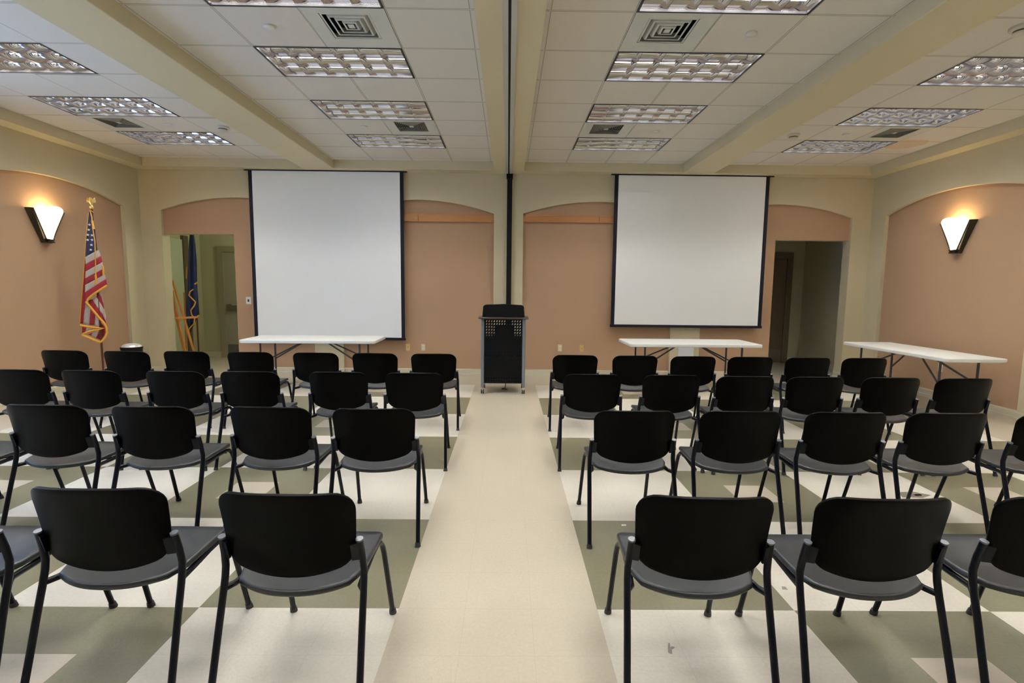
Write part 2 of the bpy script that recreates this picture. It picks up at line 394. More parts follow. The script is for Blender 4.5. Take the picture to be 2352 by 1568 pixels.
def hall_door(name, xf0, xf1, ztop, yb, leafm, framem, hinge_right):
    mb = MB(); fw = 0.115
    mb.box(xf0, xf0+fw, yb-0.05, yb, 0, ztop); mb.box(xf1-fw, xf1, yb-0.05, yb, 0, ztop); mb.box(xf0+fw, xf1-fw, yb-0.05, yb, ztop-fw, ztop)
    d = struct(mb.build(name, framem))
    mb = MB(); mb.box(xf0+fw, xf1-fw, yb-0.022, yb-0.002, 0.01, ztop-fw); mb.build('door_leaf', leafm, d)
    mb = MB(); mb.box(xf0+fw+0.05, xf1-fw-0.04, yb-0.075, yb-0.045, 0.96, 1.06); mb.box(xf0+fw+0.05, xf0+fw+0.12, yb-0.05, yb-0.022, 0.95, 1.08); mb.box(xf1-fw-0.12, xf1-fw-0.04, yb-0.05, yb-0.022, 0.95, 1.08)
    mb.build('push_bar', 'door_brown', d)
    mb = MB(); mb.box(xf0+fw+0.02, xf1-fw-0.02, yb-0.027, yb-0.022, 0.03, 0.27); mb.build('kick_plate', 'kick_metal', d)
    return d
hall_door('door_1', -5.80, -4.62, 2.235, 10.45, 'door_paint', 'door_frame_paint', 1)
hall_door('door_2', 4.52, 5.72, 2.23, 10.45, 'door_brown', 'door_brown', 0)
# pale panel with dark jamb on the left hall's side wall
mb = MB(); mb.box(-6.15, -6.12, 8.75, 9.84, 0, 2.3); d = struct(mb.build('door_3', 'hall_green'))
mb = MB(); mb.box(-6.15, -6.09, 9.84, 9.98, 0, 2.38); mb.build('door_jamb', 'door_brown', d)
hl = bpy.data.lights.new('hall_fill_light', 'POINT'); hl.energy = 15; hl.color = (0.92, 1.0, 0.80); hl.shadow_soft_size = 0.12  # unseen point light without a fixture, added to brighten the left hall
ho = bpy.data.objects.new('hall_fill_light', hl); COL.objects.link(ho); ho.location = (-4.1, 9.5, 2.5)

# baseboards (profile swept along the wall line) -------------------------------
def base(name, path):
    prof = [(0, 0), (0.019, 0), (0.019, 0.035), (0.012, 0.040), (0.012, 0.098), (0.006, 0.104), (0.006, 0.111), (0, 0.111)]
    mb = MB(); n = len(path); rows = []
    for i, p in enumerate(path):
        p = Vector((p[0], p[1], 0))
        def nrm(a, b_): d = (Vector((b_[0], b_[1], 0))-Vector((a[0], a[1], 0))).normalized(); return Vector((d.y, -d.x, 0))
        if i == 0: nn = nrm(path[0], path[1]); k = 1
        elif i == n-1: nn = nrm(path[-2], path[-1]); k = 1
        else:
            n1, n2 = nrm(path[i-1], path[i]), nrm(path[i], path[i+1]); nn = (n1+n2).normalized(); k = 1/max(0.3, nn.dot(n1))
        rows.append([p+nn*q[0]*k+Vector((0, 0, q[1])) for q in prof])
    v = [q for r in rows for q in r]; m_ = len(prof)
    f = [(i*m_+j, i*m_+j+1, (i+1)*m_+j+1, (i+1)*m_+j) for i in range(n-1) for j in range(m_-1)]
    mb.add(v, f); return mb
R_ = REC
mb = MB()
def cat(dst, src): dst.add(src.v, src.f)
cat(mb, base('', [(-5.925, YB), (-5.60, YB), (-5.60, YB+0.19)]))
cat(mb, base('', [(-4.475, YB+0.19), (-4.475, YB+R_), (-3.19, YB+R_), (-3.19, YB), (-2.715, YB), (-2.715, YB+R_), (-0.24, YB+R_), (-0.24, YB), (0.235, YB), (0.235, YB+R_), (2.70, YB+R_), (2.70, YB), (3.19, YB), (3.19, YB+R_), (4.385, YB+R_), (4.385, YB+0.19)]))
cat(mb, base('', [(5.59, YB+0.19), (5.59, YB), (5.89, YB)]))
struct(mb.build('baseboard_back', 'base_vinyl', fix=False))
mb = base('', [(XL, YN), (XL, 5.74), (XL-R_, 5.74), (XL-R_, 8.15), (XL, 8.15), (XL, YB)]); struct(mb.build('baseboard_left', 'base_vinyl', fix=False))
mb = base('', [(XR, YB), (XR, 8.18), (XR+R_, 8.18), (XR+R_, 5.80), (XR, 5.80), (XR, YN)]); struct(mb.build('baseboard_right', 'base_vinyl', fix=False))
mb = MB(); cat(mb, base('', [(-6.15, YH), (-6.15, 10.45), (-5.80, 10.45)])); struct(mb.build('baseboard_hall_left', 'base_vinyl', fix=False))
mb = MB(); cat(mb, base('', [(5.72, 10.45), (5.97, 10.45), (5.97, YH)])); struct(mb.build('baseboard_hall_right', 'base_vinyl', fix=False))

# ceiling ------------------------------------------------------------------------
VENTS = {(0, 0, 3): 1, (1, 1, -1): 1, (1, 1, 3): 1, (2, 0, -1): 1, (2, 0, 3): 1, (3, 1, 3): 1, (0, 0, -1): 1, (3, 1, -1): 1}
FROWS = (4, 2, 0, -2, -4, -6, -8)
verts, faces, uvs = [], [], []
for bi, (bx0, bx1) in enumerate(BAYB):
    x0_ = BAYX[bi]
    i0 = math.floor((bx0-x0_)/T); i1 = math.ceil((bx1-x0_)/T); j0 = math.floor((YN-Z0)/T); j1 = math.ceil((YS-Z0)/T)
    for i in range(i0, i1):
        for j in range(j0, j1):
            if i in (0, 1) and any(j == r for r in FROWS): continue
            if (bi, i, j) in VENTS: continue
            a, b_ = max(bx0-0.02, x0_+i*T), min(bx1+0.02, x0_+(i+1)*T); c_, d = max(YN, Z0+j*T), min(YS+0.02, Z0+(j+1)*T)
            if b_-a < 1e-4 or d-c_ < 1e-4: continue
            o_ = len(verts); verts += [(a, c_, HC), (b_, c_, HC), (b_, d, HC), (a, d, HC)]; faces.append((o_+3, o_+2, o_+1, o_))
            q = [[0.5 if b_-a < 0.08 else (p[0]-x0_)/T, (p[1]-Z0)/T] for p in verts[-4:]]
            if b_-a >= 0.08:
                if 0 < bx1+0.02-b_ < 0.08: q[1][0] -= 0.025; q[2][0] -= 0.025
                if 0 < a-bx0+0.02 < 0.08: q[0][0] += 0.025; q[3][0] += 0.025; uvs += [q[3], q[2], q[1], q[0]]
me = bpy.data.meshes.new('ceiling'); me.from_pydata(verts, [], faces); uvl = me.uv_layers.new(name='UVMap')
for k, q in enumerate(uvs): uvl.data[k].uv = q
me.materials.append(MATS['ceiling_tile']); co = bpy.data.objects.new('ceiling', me); COL.objects.link(co); struct(co)
mb = MB(); mb.box(-7, 7, YN-0.2, YB+0.3, HC+0.22, HC+0.3); struct(mb.build('ceiling_deck', 'fixture_inside'))

def beam(name, x0, x1): mb = MB(); mb.box(x0, x1, YN, YS+0.002, HS, HC+0.1); return struct(bevel(mb.build(name, 'trim_paint'), 0.006, 2))
beam('trim_1', -3.235, -2.74); beam('trim_2', 2.73, 3.21)
mb = MB(); mb.box(-0.24, -0.057, YN, YS+0.002, HS, HC+0.1); mb.box(0.045, 0.23, YN, YS+0.002, HS, HC+0.1); mb.box(-0.057, 0.045, YN, YS, HS+0.05, HC+0.1); struct(mb.build('trim_3', 'trim_paint'))
mb = MB(); mb.box(XL-0.02, -5.70, YN, YB, HS, HC+0.1); mb.box(5.68, XR+0.02, YN, YB, HS, HC+0.1); mb.box(-5.70, -0.057, YS, YB, HS, HC+0.1); mb.box(0.045, 5.68, YS, YB, HS, HC+0.1); mb.box(-0.057, 0.045, YS, YB, HS+0.05, HC+0.1); struct(mb.build('trim_4', 'trim_paint'))
mb = MB()
for a, b_ in ((-0.057, -0.016), (0.004, 0.045)): mb.box(a, b_, YN, YB-0.01, HS-0.012, HS+0.04)
mb.box(-0.016, 0.004, YN, YB-0.01, HS+0.012, HS+0.045, 1)
struct(mb.build('trim_5', ['alu_track', 'slot_black']))
mb = MB(); mb.box(XL, -5.7+0.003, YN, YB, HC+0.09, HC+0.1)

# ceiling lights -------------------------------------------------------------------
def make_light():
    t = thing('ceiling_light', 'x', 'ceiling light', (0, 0, 0), 0, 'parabolic fluorescent ceiling lights')
    W, D = 2*T, T; H = 0.15
    mb = MB()
    mb.quad((0, 0, H), (W, 0, H), (W, D, H), (0, D, H)); mb.quad((0, 0, -0.002), (W, 0, -0.002), (W, 0, H), (0, 0, H)); mb.quad((0, D, -0.002), (W, D, -0.002), (W, D, H), (0, D, H))
    mb.quad((0, 0, -0.002), (0, D, -0.002), (0, D, H), (0, 0, H)); mb.quad((W, 0, -0.002), (W, D, -0.002), (W, D, H), (W, 0, H))
    mb.build('housing', 'fixture_inside', t)
    mb = MB(); e = 0.018
    mb.box(0, W, 0, e, -0.004, 0.012); mb.box(0, W, D-e, D, -0.004, 0.012); mb.box(0, e, e, D-e, -0.004, 0.012); mb.box(W-e, W, e, D-e, -0.004, 0.012)
    mb.build('frame', 'fixture_frame', t)
    lv = MB(); hh = 0.066; z_ = 0.004; e = 0.016
    prof = [(0.0015+0.021*(k/6)**2.0, z_+hh*k/6) for k in range(7)]
    def blade(axis, pos, a, b_, sides=(-1, 1)):
        for s_ in sides:
            pr = [(pos+s_*q[0], q[1]) for q in prof]
            v = []
            for p in pr:
                v += ([(a, p[0], p[1]), (b_, p[0], p[1])] if axis == 0 else [(p[0], a, p[1]), (p[0], b_, p[1])])
            lv.add(v, [(2*i, 2*i+1, 2*i+3, 2*i+2) for i in range(len(pr)-1)])
        zt = z_+hh; w_ = prof[-1][0]
        if len(sides) == 2:
            q = [(pos-w_), (pos+w_)]
            if axis == 0: lv.quad((a, q[0], zt), (b_, q[0], zt), (b_, q[1], zt), (a, q[1], zt))
            else: lv.quad((q[0], a, zt), (q[1], a, zt), (q[1], b_, zt), (q[0], b_, zt))
    for k in range(4):
        pos = e+(D-2*e)*k/3; blade(0, pos, e, W-e, (1,) if k == 0 else (-1,) if k == 3 else (-1, 1))
    for k in range(7):
        pos = e+(W-2*e)*k/6; blade(1, pos, e, D-e, (1,) if k == 0 else (-1,) if k == 6 else (-1, 1))
    lv.build('louver', 'louver_alu', t, smooth=60, fix=False)
    for k in range(3):
        tb = MB(); yy = e+(D-2*e)*(k+0.5)/3
        tb.tube([(0.03, yy, 0.112), (W-0.03, yy, 0.112)], 0.016, 8); tb.build('fluorescent_tube', 'tube_glow', t, smooth=60)
    return t
L0 = make_light(); first = True
BAYN = ('far left', 'left of centre', 'right of centre', 'far right')
ROWN = {4: 'nearest the screen wall', 2: 'second out from the screen wall', 0: 'third out from the screen wall', -2: 'at the top edge of the photo'}
for bi in range(4):
    for r in FROWS:
        o = L0 if first else copy_tree(L0); first = False
        o.location = (BAYX[bi], Z0+r*T, HC)
        nm = ROWN.get(r, 'behind the viewer, %s row' % {-4: 'nearest', -6: 'middle', -8: 'rearmost'}.get(r, ''))
        o['label'] = 'recessed louvered light, %s bay, %s' % (BAYN[bi], nm)

# ceiling diffusers
def make_vent(n_ring=4, slat='vent_paint'):
    t = thing('ceiling_vent', 'x', 'air vent', (0, 0, 0), 0, 'square ceiling air diffusers')
    cx0, cx1, cy0, cy1 = 0.115, 0.485, 0.075, 0.455
    mb = MB()
    mb.box(0.004, cx0, 0.004, T-0.004, -0.002, 0.004); mb.box(cx1, T-0.004, 0.004, T-0.004, -0.002, 0.004); mb.box(cx0, cx1, 0.004, cy0, -0.002, 0.004); mb.box(cx0, cx1, cy1, T-0.004, -0.002, 0.004)
    mb.build('face_plate', 'vent_paint', t)
    mb = MB(); mb.box(0.0, T, 0.0, T, 0.09, 0.10); mb.build('duct_back', 'vent_dark', t)
    for k in range(n_ring):
        g_ = 4/n_ring; mb = MB(); q = 0.043*g_*k; a0, a1, b0, b1 = cx0+q, cx1-q, cy0+q, cy1-q
        zt, zb = 0.045*g_, 0.0
        # sloped ring: lower outer lip rising inwards
        lo = [(a0+0.006*g_, b0+0.006*g_, zb+0.002), (a1-0.006*g_, b0+0.006*g_, zb+0.002), (a1-0.006*g_, b1-0.006*g_, zb+0.002), (a0+0.006*g_, b1-0.006*g_, zb+0.002)]
        hi = [(a0-0.014*g_, b0-0.014*g_, zt), (a1+0.014*g_, b0-0.014*g_, zt), (a1+0.014*g_, b1+0.014*g_, zt), (a0-0.014*g_, b1+0.014*g_, zt)]
        ins = [(a0+0.018*g_, b0+0.018*g_, zb), (a1-0.018*g_, b0+0.018*g_, zb), (a1-0.018*g_, b1-0.018*g_, zb), (a0+0.018*g_, b1-0.018*g_, zb)]
        for n in range(4):
            m_ = (n+1) % 4; mb.quad(lo[n], lo[m_], hi[m_], hi[n]); mb.quad(lo[n], lo[m_], ins[m_], ins[n])
        o_ = mb.build('vent_slat', slat, t); solid(o_, 0.003)
    mb = MB(); q = 0.172; mb.box(cx0+q-0.01, cx1-q+0.01, cy0+q-0.01, cy1-q+0.01, 0.0, 0.006); mb.build('vent_core', 'vent_paint', t)
    return t
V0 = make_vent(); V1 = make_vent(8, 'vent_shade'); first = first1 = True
VN = {(0, 0, 3): 'far left bay near the screen wall', (1, 1, -1): 'left centre bay nearest the viewer', (1, 1, 3): 'left centre bay near the left screen',
      (2, 0, -1): 'right centre bay nearest the viewer', (2, 0, 3): 'right centre bay near the right screen', (3, 1, 3): 'far right bay beside the brown stain',
      (0, 0, -1): 'far left bay near the viewer', (3, 1, -1): 'far right bay near the viewer'}
for key in VENTS:
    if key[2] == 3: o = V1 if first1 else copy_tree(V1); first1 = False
    else: o = V0 if first else copy_tree(V0); first = False
    bi, i, j = key; o.location = (BAYX[bi]+i*T, Z0+j*T, HC)
    o['label'] = 'square white ceiling air vent, %s' % VN[key]

# sprinkler cover discs, smoke detectors
for n, (x, y, lb) in enumerate([(-1.827, 4.14, 'by the left front vent'), (1.831, 4.13, 'by the right front vent'), (-4.187, 6.60, 'in the far left bay'), (-1.786, 6.57, 'in the left centre bay near the screen'), (1.82, 6.62, 'in the right centre bay near the screen'), (4.194, 6.63, 'in the far right bay')]):
    mb = MB(); mb.lathe([(0.042, 0), (0.042, -0.008), (0.038, -0.012)], n=28)
    o = mb.build('sprinkler_cover', 'cover_white', smooth=50); o.location = (x, y, HC); tag(o, 'small round white ceiling cover disc '+lb, 'sprinkler cover', 'round ceiling cover discs')
for x, y, lb in ((-3.56, 6.66, 'beside the left beam'), (3.56, 6.67, 'beside the right beam'), (3.76, 3.98, 'at the top right corner of the photo')):
    t = thing('smoke_detector', 'round off-white smoke detector on the ceiling %s' % lb, 'smoke detector', (x, y, HC), 0, 'ceiling smoke detectors')
    mb = MB(); mb.lathe([(0.075, 0), (0.075, -0.018), (0.066, -0.028)], n=28); mb.build('base', 'detector', t, smooth=50)
    mb = MB(); mb.lathe([(0.050, -0.028), (0.050, -0.040)], n=24); mb.build('sensor_ring', 'detector_dark', t, smooth=50)
    mb = MB(); mb.lathe([(0.052, -0.040), (0.048, -0.052), (0.02, -0.056)], n=24); mb.build('cap', 'detector', t, smooth=50)

# partition post at the centre of the screen wall
mb = MB(); mb.box(-0.030, 0.050, YB-0.055, YB, 0.0, HS); mb.box(-0.042, 0.060, YB-0.065, YB, HS-0.09, HS-0.012)
tag(bevel(mb.build('partition_post', 'black_metal'), 0.004, 1), 'black vertical post on the pillar behind the lectern', 'post')

# wooden map rails ------------------------------------------------------------------
def rail(x0, x1, z0, z1, label, joint, screws):
    mb = MB(); mb.box(x0, x1, YB+REC-0.03, YB+REC-0.001, z0, z1); mb.box(x0, x1, YB+REC-0.036, YB+REC-0.03, z0, z0+0.02); mb.box(x0, x1, YB+REC-0.036, YB+REC-0.03, z1-0.025, z1)
    t = thing('map_rail', label, 'wall rail', (0, 0, 0))
    mb.build('rail_board', 'rail_wood', t)
    mb = MB(); mb.box(joint-0.002, joint+0.002, YB+REC-0.0372, YB+REC-0.03, z0, z1); mb.build('joint', 'dark_slot', t)
    for sx, sz in screws:
        mb = MB(); mb.lathe([(0.010, 0), (0.010, 0.006), (0.006, 0.009)], n=12); o_ = mb.build('screw', 'chrome', t); o_.rotation_euler = (PI/2, 0, 0); o_.location = (sx, YB+REC-0.036, sz)
rail(-2.70, -0.245, 2.525, 2.65, 'orange wooden rail across the niche left of the post', -1.47, [(-1.51, 2.575), (-0.29, 2.545)])
rail(0.24, 2.69, 2.535, 2.655, 'orange wooden rail across the niche right of the post', 1.47, [(0.27, 2.635)])

# projection screens -----------------------------------------------------------------
def screen(x0, x1, zb, bw, label):
    t = thing('projection_screen', label, 'projection screen', ((x0+x1)/2, 8.42, zb)); h = HS-zb-0.004; w_ = (x1-x0)/2
    mb = MB(); mb.box(-w_+bw, w_-bw, -0.001, 0.001, 0.04, h); mb.build('white_surface', 'screen_white', t)
    for a, b_ in ((-w_, -w_+bw), (w_-bw, w_)):
        mb = MB(); mb.box(a, b_, -0.0015, 0.0015, 0.04, h); mb.build('black_border', 'black_border', t)
    mb = MB(); mb.box(-w_-0.01, w_+0.01, -0.014, 0.014, 0.0, 0.042); bevel(mb.build('weight_bar', 'black_border', t), 0.006, 2)
    mb = MB(); mb.box(-w_-0.06, w_+0.06, -0.02, 0.02, h-0.012, h); mb.build('case_slot', 'black_border', t)
screen(-4.135, -1.68, 0.595, 0.058, 'white pull-down projection screen hanging left of the black post')
screen(1.685, 4.165, 0.85, 0.06, 'white pull-down projection screen hanging right of the black post')

# small wall plates -----------------------------------------------------------------------
def plate(x, y, z, rz, m_, label, kind, cat, w_=0.07, h=0.115, slot='dot'):
    t = thing(kind, label, cat, (x, y, z), rz)
    mb = MB(); mb.box(-w_/2, w_/2, -0.007, 0, -h/2, h/2); bevel(mb.build('cover_plate', m_, t), 0.003, 2)
    mb = MB()
    if slot == 'dot': mb.lathe([(0.006, 0), (0.006, 0.012)], n=10); o_ = mb.build('jack', 'dark_slot', t); o_.rotation_euler = (PI/2, 0, 0)
    elif slot == 'duplex':
        for zz in (-0.022, 0.022): mb.box(-0.014, 0.014, -0.009, -0.006, zz-0.014, zz+0.014)
        mb.build('receptacle', 'white_plate', t)
    else: mb.box(-0.012, 0.012, -0.014, -0.006, -0.02, 0.02); mb.build('toggle', 'dark_slot', t)
plate(-1.661, YB+REC, 0.467, 0, 'gold_plate', 'yellowish jack plate below the left screen corner', 'wall_jack', 'wall jack')
plate(-1.407, YB+REC, 0.468, 0, 'ivory_plate', 'ivory outlet plate left of the lectern', 'wall_outlet', 'outlet', slot='duplex')
plate(0.876, YB+REC, 0.477, 0, 'ivory_plate', 'ivory outlet plate right of the lectern', 'wall_outlet', 'outlet', slot='duplex')
plate(1.24, YB+REC, 0.473, 0, 'gold_plate', 'yellowish jack plate further right of the lectern', 'wall_jack', 'wall jack')
plate(XR+REC, 6.96, 0.445, -PI/2, 'ivory_plate', 'ivory outlet plate on the wall under the side table', 'wall_outlet', 'outlet', slot='duplex')
plate(-4.277, YB+REC, 1.215, 0, 'white_plate', 'white switch plate with black toggle left of the left screen', 'screen_switch', 'switch', 0.085, 0.12, 'toggle')
mb = MB(); mb.box(2.835, 3.10, YB-0.02, YB, 0.13, 0.64)
tag(bevel(mb.build('wall_panel', 'white_panel'), 0.005, 2), 'white rectangular panel on the pillar behind the right table', 'wall panel')

# sconces -----------------------------------------------------------------------------------
def sconce(x, y, sgn, label):
    # local: +X out of the wall, Y along the wall, origin at the bottom cap height
    t = thing('wall_sconce', label, 'wall lamp', (x, y, 1.985), 0 if sgn > 0 else PI, 'fan shaped wall sconces')
    Ht, Hb = 0.41, 0.045; wt, wb = 0.228, 0.045; dt, db = 0.160, 0.075
    def hw(q): return wb+(wt-wb)*q
    def dp(q): return db+(dt-db)*q
    mb = MB()
    def fn(i, j):
        a = -1+2*i; q = j; return (0.02+dp(q)*(1-0.62*a*a), a*hw(q)*0.93, Hb+(Ht-Hb)*q+0.05*(1-a*a)*q)
    mb.grid(16, 10, fn); g_ = mb.build('glass_shade', 'sconce_glass', t, smooth=60, fix=False); solid(g_, 0.004)
    mb = MB(); mb.add([(0, -wb-0.01, 0), (0, wb+0.01, 0), (0, wt, Ht), (0, -wt, Ht)], [(0, 1, 2, 3)]); o_ = mb.build('back_plate', 'bronze', t); solid(o_, 0.012, 0)
    for s_ in (-1, 1):
        mb = MB()
        P = [(0.0, s_*(wb+0.008), 0.0), (0.045, s_*(wb+0.004), 0.0), (0.078, s_*(wt+0.002), Ht+0.004), (0.0, s_*(wt+0.02), Ht+0.004)]
        mb.add(P, [(0, 1, 2, 3)]); o_ = mb.build('side_frame', 'bronze', t); solid(o_, 0.012, 0)
        mb = MB(); mb.obox((0.060, s_*(wb*0.9), Hb-0.01), (0.083, s_*(wt-0.004), Ht+0.002), 0.012, 0.012); mb.build('glass_rim', 'bronze', t)
    mb = MB()
    for z0_, z1_, gx in ((0.0, 0.014, 0), (0.017, 0.031, 0.006), (0.034, 0.048, 0.0)): mb.box(0, db+0.012-gx, -wb-0.004+gx, wb+0.004-gx, z0_, z1_)
    mb.build('bottom_cap', 'bronze', t)
    l_ = bpy.data.lights.new('sconce_bulb', 'POINT'); l_.energy = 4.0; l_.color = (1.0, 0.66, 0.30); l_.shadow_soft_size = 0.03
    lo = bpy.data.objects.new('sconce_bulb', l_); COL.objects.link(lo); lo.parent = t; lo.location = (0.065, 0, 0.41)
sconce(XL-REC+0.005, 6.79, 1, 'lit fan-shaped glass wall sconce on the left wall')
sconce(XR+REC-0.005, 6.86, -1, 'lit fan-shaped glass wall sconce on the right wall')

# ------------------------------------------------------------------ chairs
def make_chair():
    t = thing('stacking_chair', 'x', 'chair', (0, 0, 0))
    # seat: rounded rear edge, straight front, shallow dish
    out = []; hwid = 0.226; fr = 0.045; YF = 0.140; rb = 0.05
    for k in range(9): a = PI/2*k/8; out.append((hwid-fr+fr*math.sin(a), YF-fr+fr*math.cos(a)))            # front right corner
    for k in range(1, 6): out.append((hwid-0.006*k/6, YF-fr-(YF-fr+0.203)*k/6))                             # right side
    for k in range(1, 20):                                                                                  # rear arc, right to left
        q = 1-2*k/20; out.append((q*(hwid-0.008)*(1.0 if abs(q) < 0.9 else 0.995), -0.288+0.078*abs(q)**2.3))
    for k in range(5, 0, -1): out.append((-hwid+0.006*k/6, YF-fr-(YF-fr+0.203)*k/6))
    for k in range(9): a = PI/2*k/8; out.append((-hwid+fr-fr*math.cos(a), YF-fr+fr*math.sin(a)))
    n_ = len(out); C0 = (0.0, -0.06); V = [(C0[0], C0[1], 0)]; F = []
    RG = (0.3, 0.55, 0.75, 0.88, 0.95, 1.0)
    for t_ in RG: V += [(C0[0]+(p[0]-C0[0])*t_, C0[1]+(p[1]-C0[1])*t_, 0) for p in out]
    for k in range(n_): F.append((0, 1+k, 1+(k+1) % n_))
    for r_ in range(len(RG)-1):
        for k in range(n_): F.append((1+r_*n_+k, 1+(r_+1)*n_+k, 1+(r_+1)*n_+(k+1) % n_, 1+r_*n_+(k+1) % n_))
    def zs(x, y):
        z = 0.434+0.010*(abs(x)/hwid)**2+0.012*(y+0.3)/0.44-0.014*math.exp(-((y+0.10)/0.11)**2)*(1-(abs(x)/hwid)**2)
        return z-(3.0*(y-0.08)**2 if y > 0.08 else 0)
    mb = MB(); mb.add([(p[0], p[1], zs(p[0], p[1])) for p in V], F)
    o_ = mb.build('seat', 'chair_plastic_lit', t, smooth=70)
    if o_.data.polygons[0].normal.z < 0: o_.data.flip_normals()
    solid(o_, 0.025, -1); bevel(o_, 0.010, 3, 50)
    # backrest
    mb = MB(); HW = 0.226; r_ = 0.066
    def back(i, j):
        s_ = math.sin(PI/2*(2*i-1)); x = s_*HW; ax = abs(x)
        zt = 0.795-0.010*(ax/HW)**2-(r_-math.sqrt(max(0, r_*r_-(ax-(HW-r_))**2)) if ax > HW-r_ else 0)
        rb = 0.05
        zb = 0.468+0.052*(ax/HW)**2+(rb-math.sqrt(max(0, rb*rb-(ax-(HW-rb))**2)) if ax > HW-rb else 0)*0.9
        z = zb+(zt-zb)*j
        tz = (z-0.468)/0.33
        xx = x*(0.965+0.075*min(1, max(0, tz)*1.1))
        y = -0.258-0.078*max(0, tz)**1.15+0.006*math.sin(PI*min(1, max(0, tz)))+(0.028+0.036*max(0, tz))*(ax/HW)**2.6
        return (xx, y, z)
    mb.grid(24, 14, back); o_ = mb.build('backrest', 'chair_plastic_shaded', t, smooth=70, fix=False); solid(o_, 0.013, 0); bevel(o_, 0.004, 2, 50)
    r = 0.0125
    for s_ in (-1, 1):
        # rear leg: floor, knee at the seat rail, up to the capped post
        P = [(s_*0.257, -0.350, 0.012), (s_*0.250, -0.268, 0.30), (s_*0.248, -0.238, 0.40), (s_*0.247, -0.225, 0.45), (s_*0.246, -0.221, 0.485), (s_*0.243, -0.229, 0.54), (s_*0.240, -0.245, 0.602)]
        mb = MB(); mb.tube(P, r, 12); lg = mb.build('leg', 'chair_steel', t, smooth=50)
        mb = MB(); mb.tube([(s_*0.257, -0.353, 0.0), (s_*0.2565, -0.347, 0.022)], 0.015, 12, rs=[0.0165, 0.0145]); mb.build('rubber_foot', 'rubber', lg, smooth=50)
        mb = MB(); mb.tube([(s_*0.240, -0.2445, 0.600), (s_*0.2398, -0.246, 0.606)], 0.0135, 12); mb.build('post_cap', 'chair_cap', lg, smooth=50)
        # side rail under the seat bending into the front leg
        P = [(s_*0.247, -0.232, 0.405), (s_*0.226, -0.200, 0.407), (s_*0.214, -0.10, 0.404), (s_*0.208, 0.0, 0.409), (s_*0.207, 0.075, 0.412), (s_*0.210, 0.115, 0.404), (s_*0.214, 0.138, 0.380), (s_*0.217, 0.152, 0.34), (s_*0.226, 0.247, 0.012)]
        mb = MB(); mb.tube(P, 0.0115, 12); lg = mb.build('leg', 'chair_steel', t, smooth=50)
        mb = MB(); mb.tube([(s_*0.2265, 0.251, 0.0), (s_*0.2255, 0.244, 0.024)], 0.015, 12, rs=[0.0165, 0.0145]); mb.build('rubber_foot', 'rubber', lg, smooth=50)
        # bracket between post and shell
        mb = MB()
        mb.add([(s_*0.240, -0.232, 0.522), (s_*0.240, -0.250, 0.592), (s_*0.214, -0.268, 0.590), (s_*0.214, -0.250, 0.526),
                (s_*0.240, -0.220, 0.522), (s_*0.240, -0.238, 0.592), (s_*0.214, -0.256, 0.590), (s_*0.214, -0.238, 0.526)],
               [(0, 1, 2, 3), (7, 6, 5, 4), (0, 4, 5, 1), (1, 5, 6, 2), (2, 6, 7, 3), (3, 7, 4, 0)])
        mb.build('back_bracket', 'chair_steel', t)
    mb = MB(); mb.tube([(-0.214, -0.06, 0.400), (0.214, -0.06, 0.400)], 0.009, 8); mb.tube([(-0.207, 0.09, 0.398), (0.207, 0.09, 0.398)], 0.009, 8)
    mb.build('cross_bar', 'chair_steel', t, smooth=50)
    return t
CH = make_chair(); first = True
ROWS = {1: [(-2.02, 1.735, 0), (-1.407, 1.740, -0.7), (-0.746, 1.707, -1.3), (0.681, 1.704, -1.8), (1.294, 1.702, 0.2), (1.925, 1.715, 0.5)],
        2: [(-3.235, 2.925, 0), (-2.634, 2.928, -2.0), (-2.019, 2.909, -0.5), (-1.355, 2.919, -2.0), (-0.760, 2.901, 1.5), (0.734, 2.904, 0.8), (1.350, 2.916, -0.5), (1.956, 2.910, -0.6), (2.545, 2.912, 0.1), (3.185, 2.910, 0.5)],
        3: [(-3.895, 4.100, -0.4), (-3.315, 4.091, -1.0), (-2.648, 4.091, -1.5), (-2.063, 4.107, 1), (-1.360, 4.123, 1.2), (-0.749, 4.115, 1.2), (0.689, 4.128, -1.2), (1.331, 4.124, 0.7), (1.919, 4.096, 0.4), (2.487, 4.096, 1), (3.103, 4.099, -0.5), (3.692, 4.093, 1)],
        4: [(-4.545, 5.29, 0), (-3.895, 5.27, -1), (-3.312, 5.31, -0.5), (-2.650, 5.30, 0.5), (-1.975, 5.29, 0), (-1.369, 5.30, 0), (-0.763, 5.30, 0.5), (0.703, 5.30, -0.5), (1.325, 5.30, 0), (1.925, 5.285, 0), (2.519, 5.285, 0), (3.117, 5.285, 0), (3.709, 5.285, 0)]}
RN = {1: 'front row of the photo', 2: 'second row from the viewer', 3: 'third row from the viewer', 4: 'farthest row'}
ORD = ['beside the aisle', 'second from the aisle', 'third from the aisle', 'fourth from the aisle', 'fifth from the aisle', 'sixth from the aisle', 'seventh from the aisle']
for r, lst in ROWS.items():
    left = sorted([c for c in lst if c[0] < 0], key=lambda c: -c[0]); rgt = sorted([c for c in lst if c[0] > 0], key=lambda c: c[0])
    for side, L_ in (('left', left), ('right', rgt)):
        for k, (x, y, a) in enumerate(L_):
            o = CH if first else copy_tree(CH); first = False
            ra = math.radians(a)
            # post line sits 0.25 behind the chair origin
            o.location = (x - math.sin(ra)*0.25, y+0.25*math.cos(ra), 0); o.rotation_euler = (0, 0, ra)
            o['group'] = 'black stacking chairs in rows'
            o['label'] = 'black plastic stacking chair, %s, %s side, %s' % (RN[r], side, ORD[k])

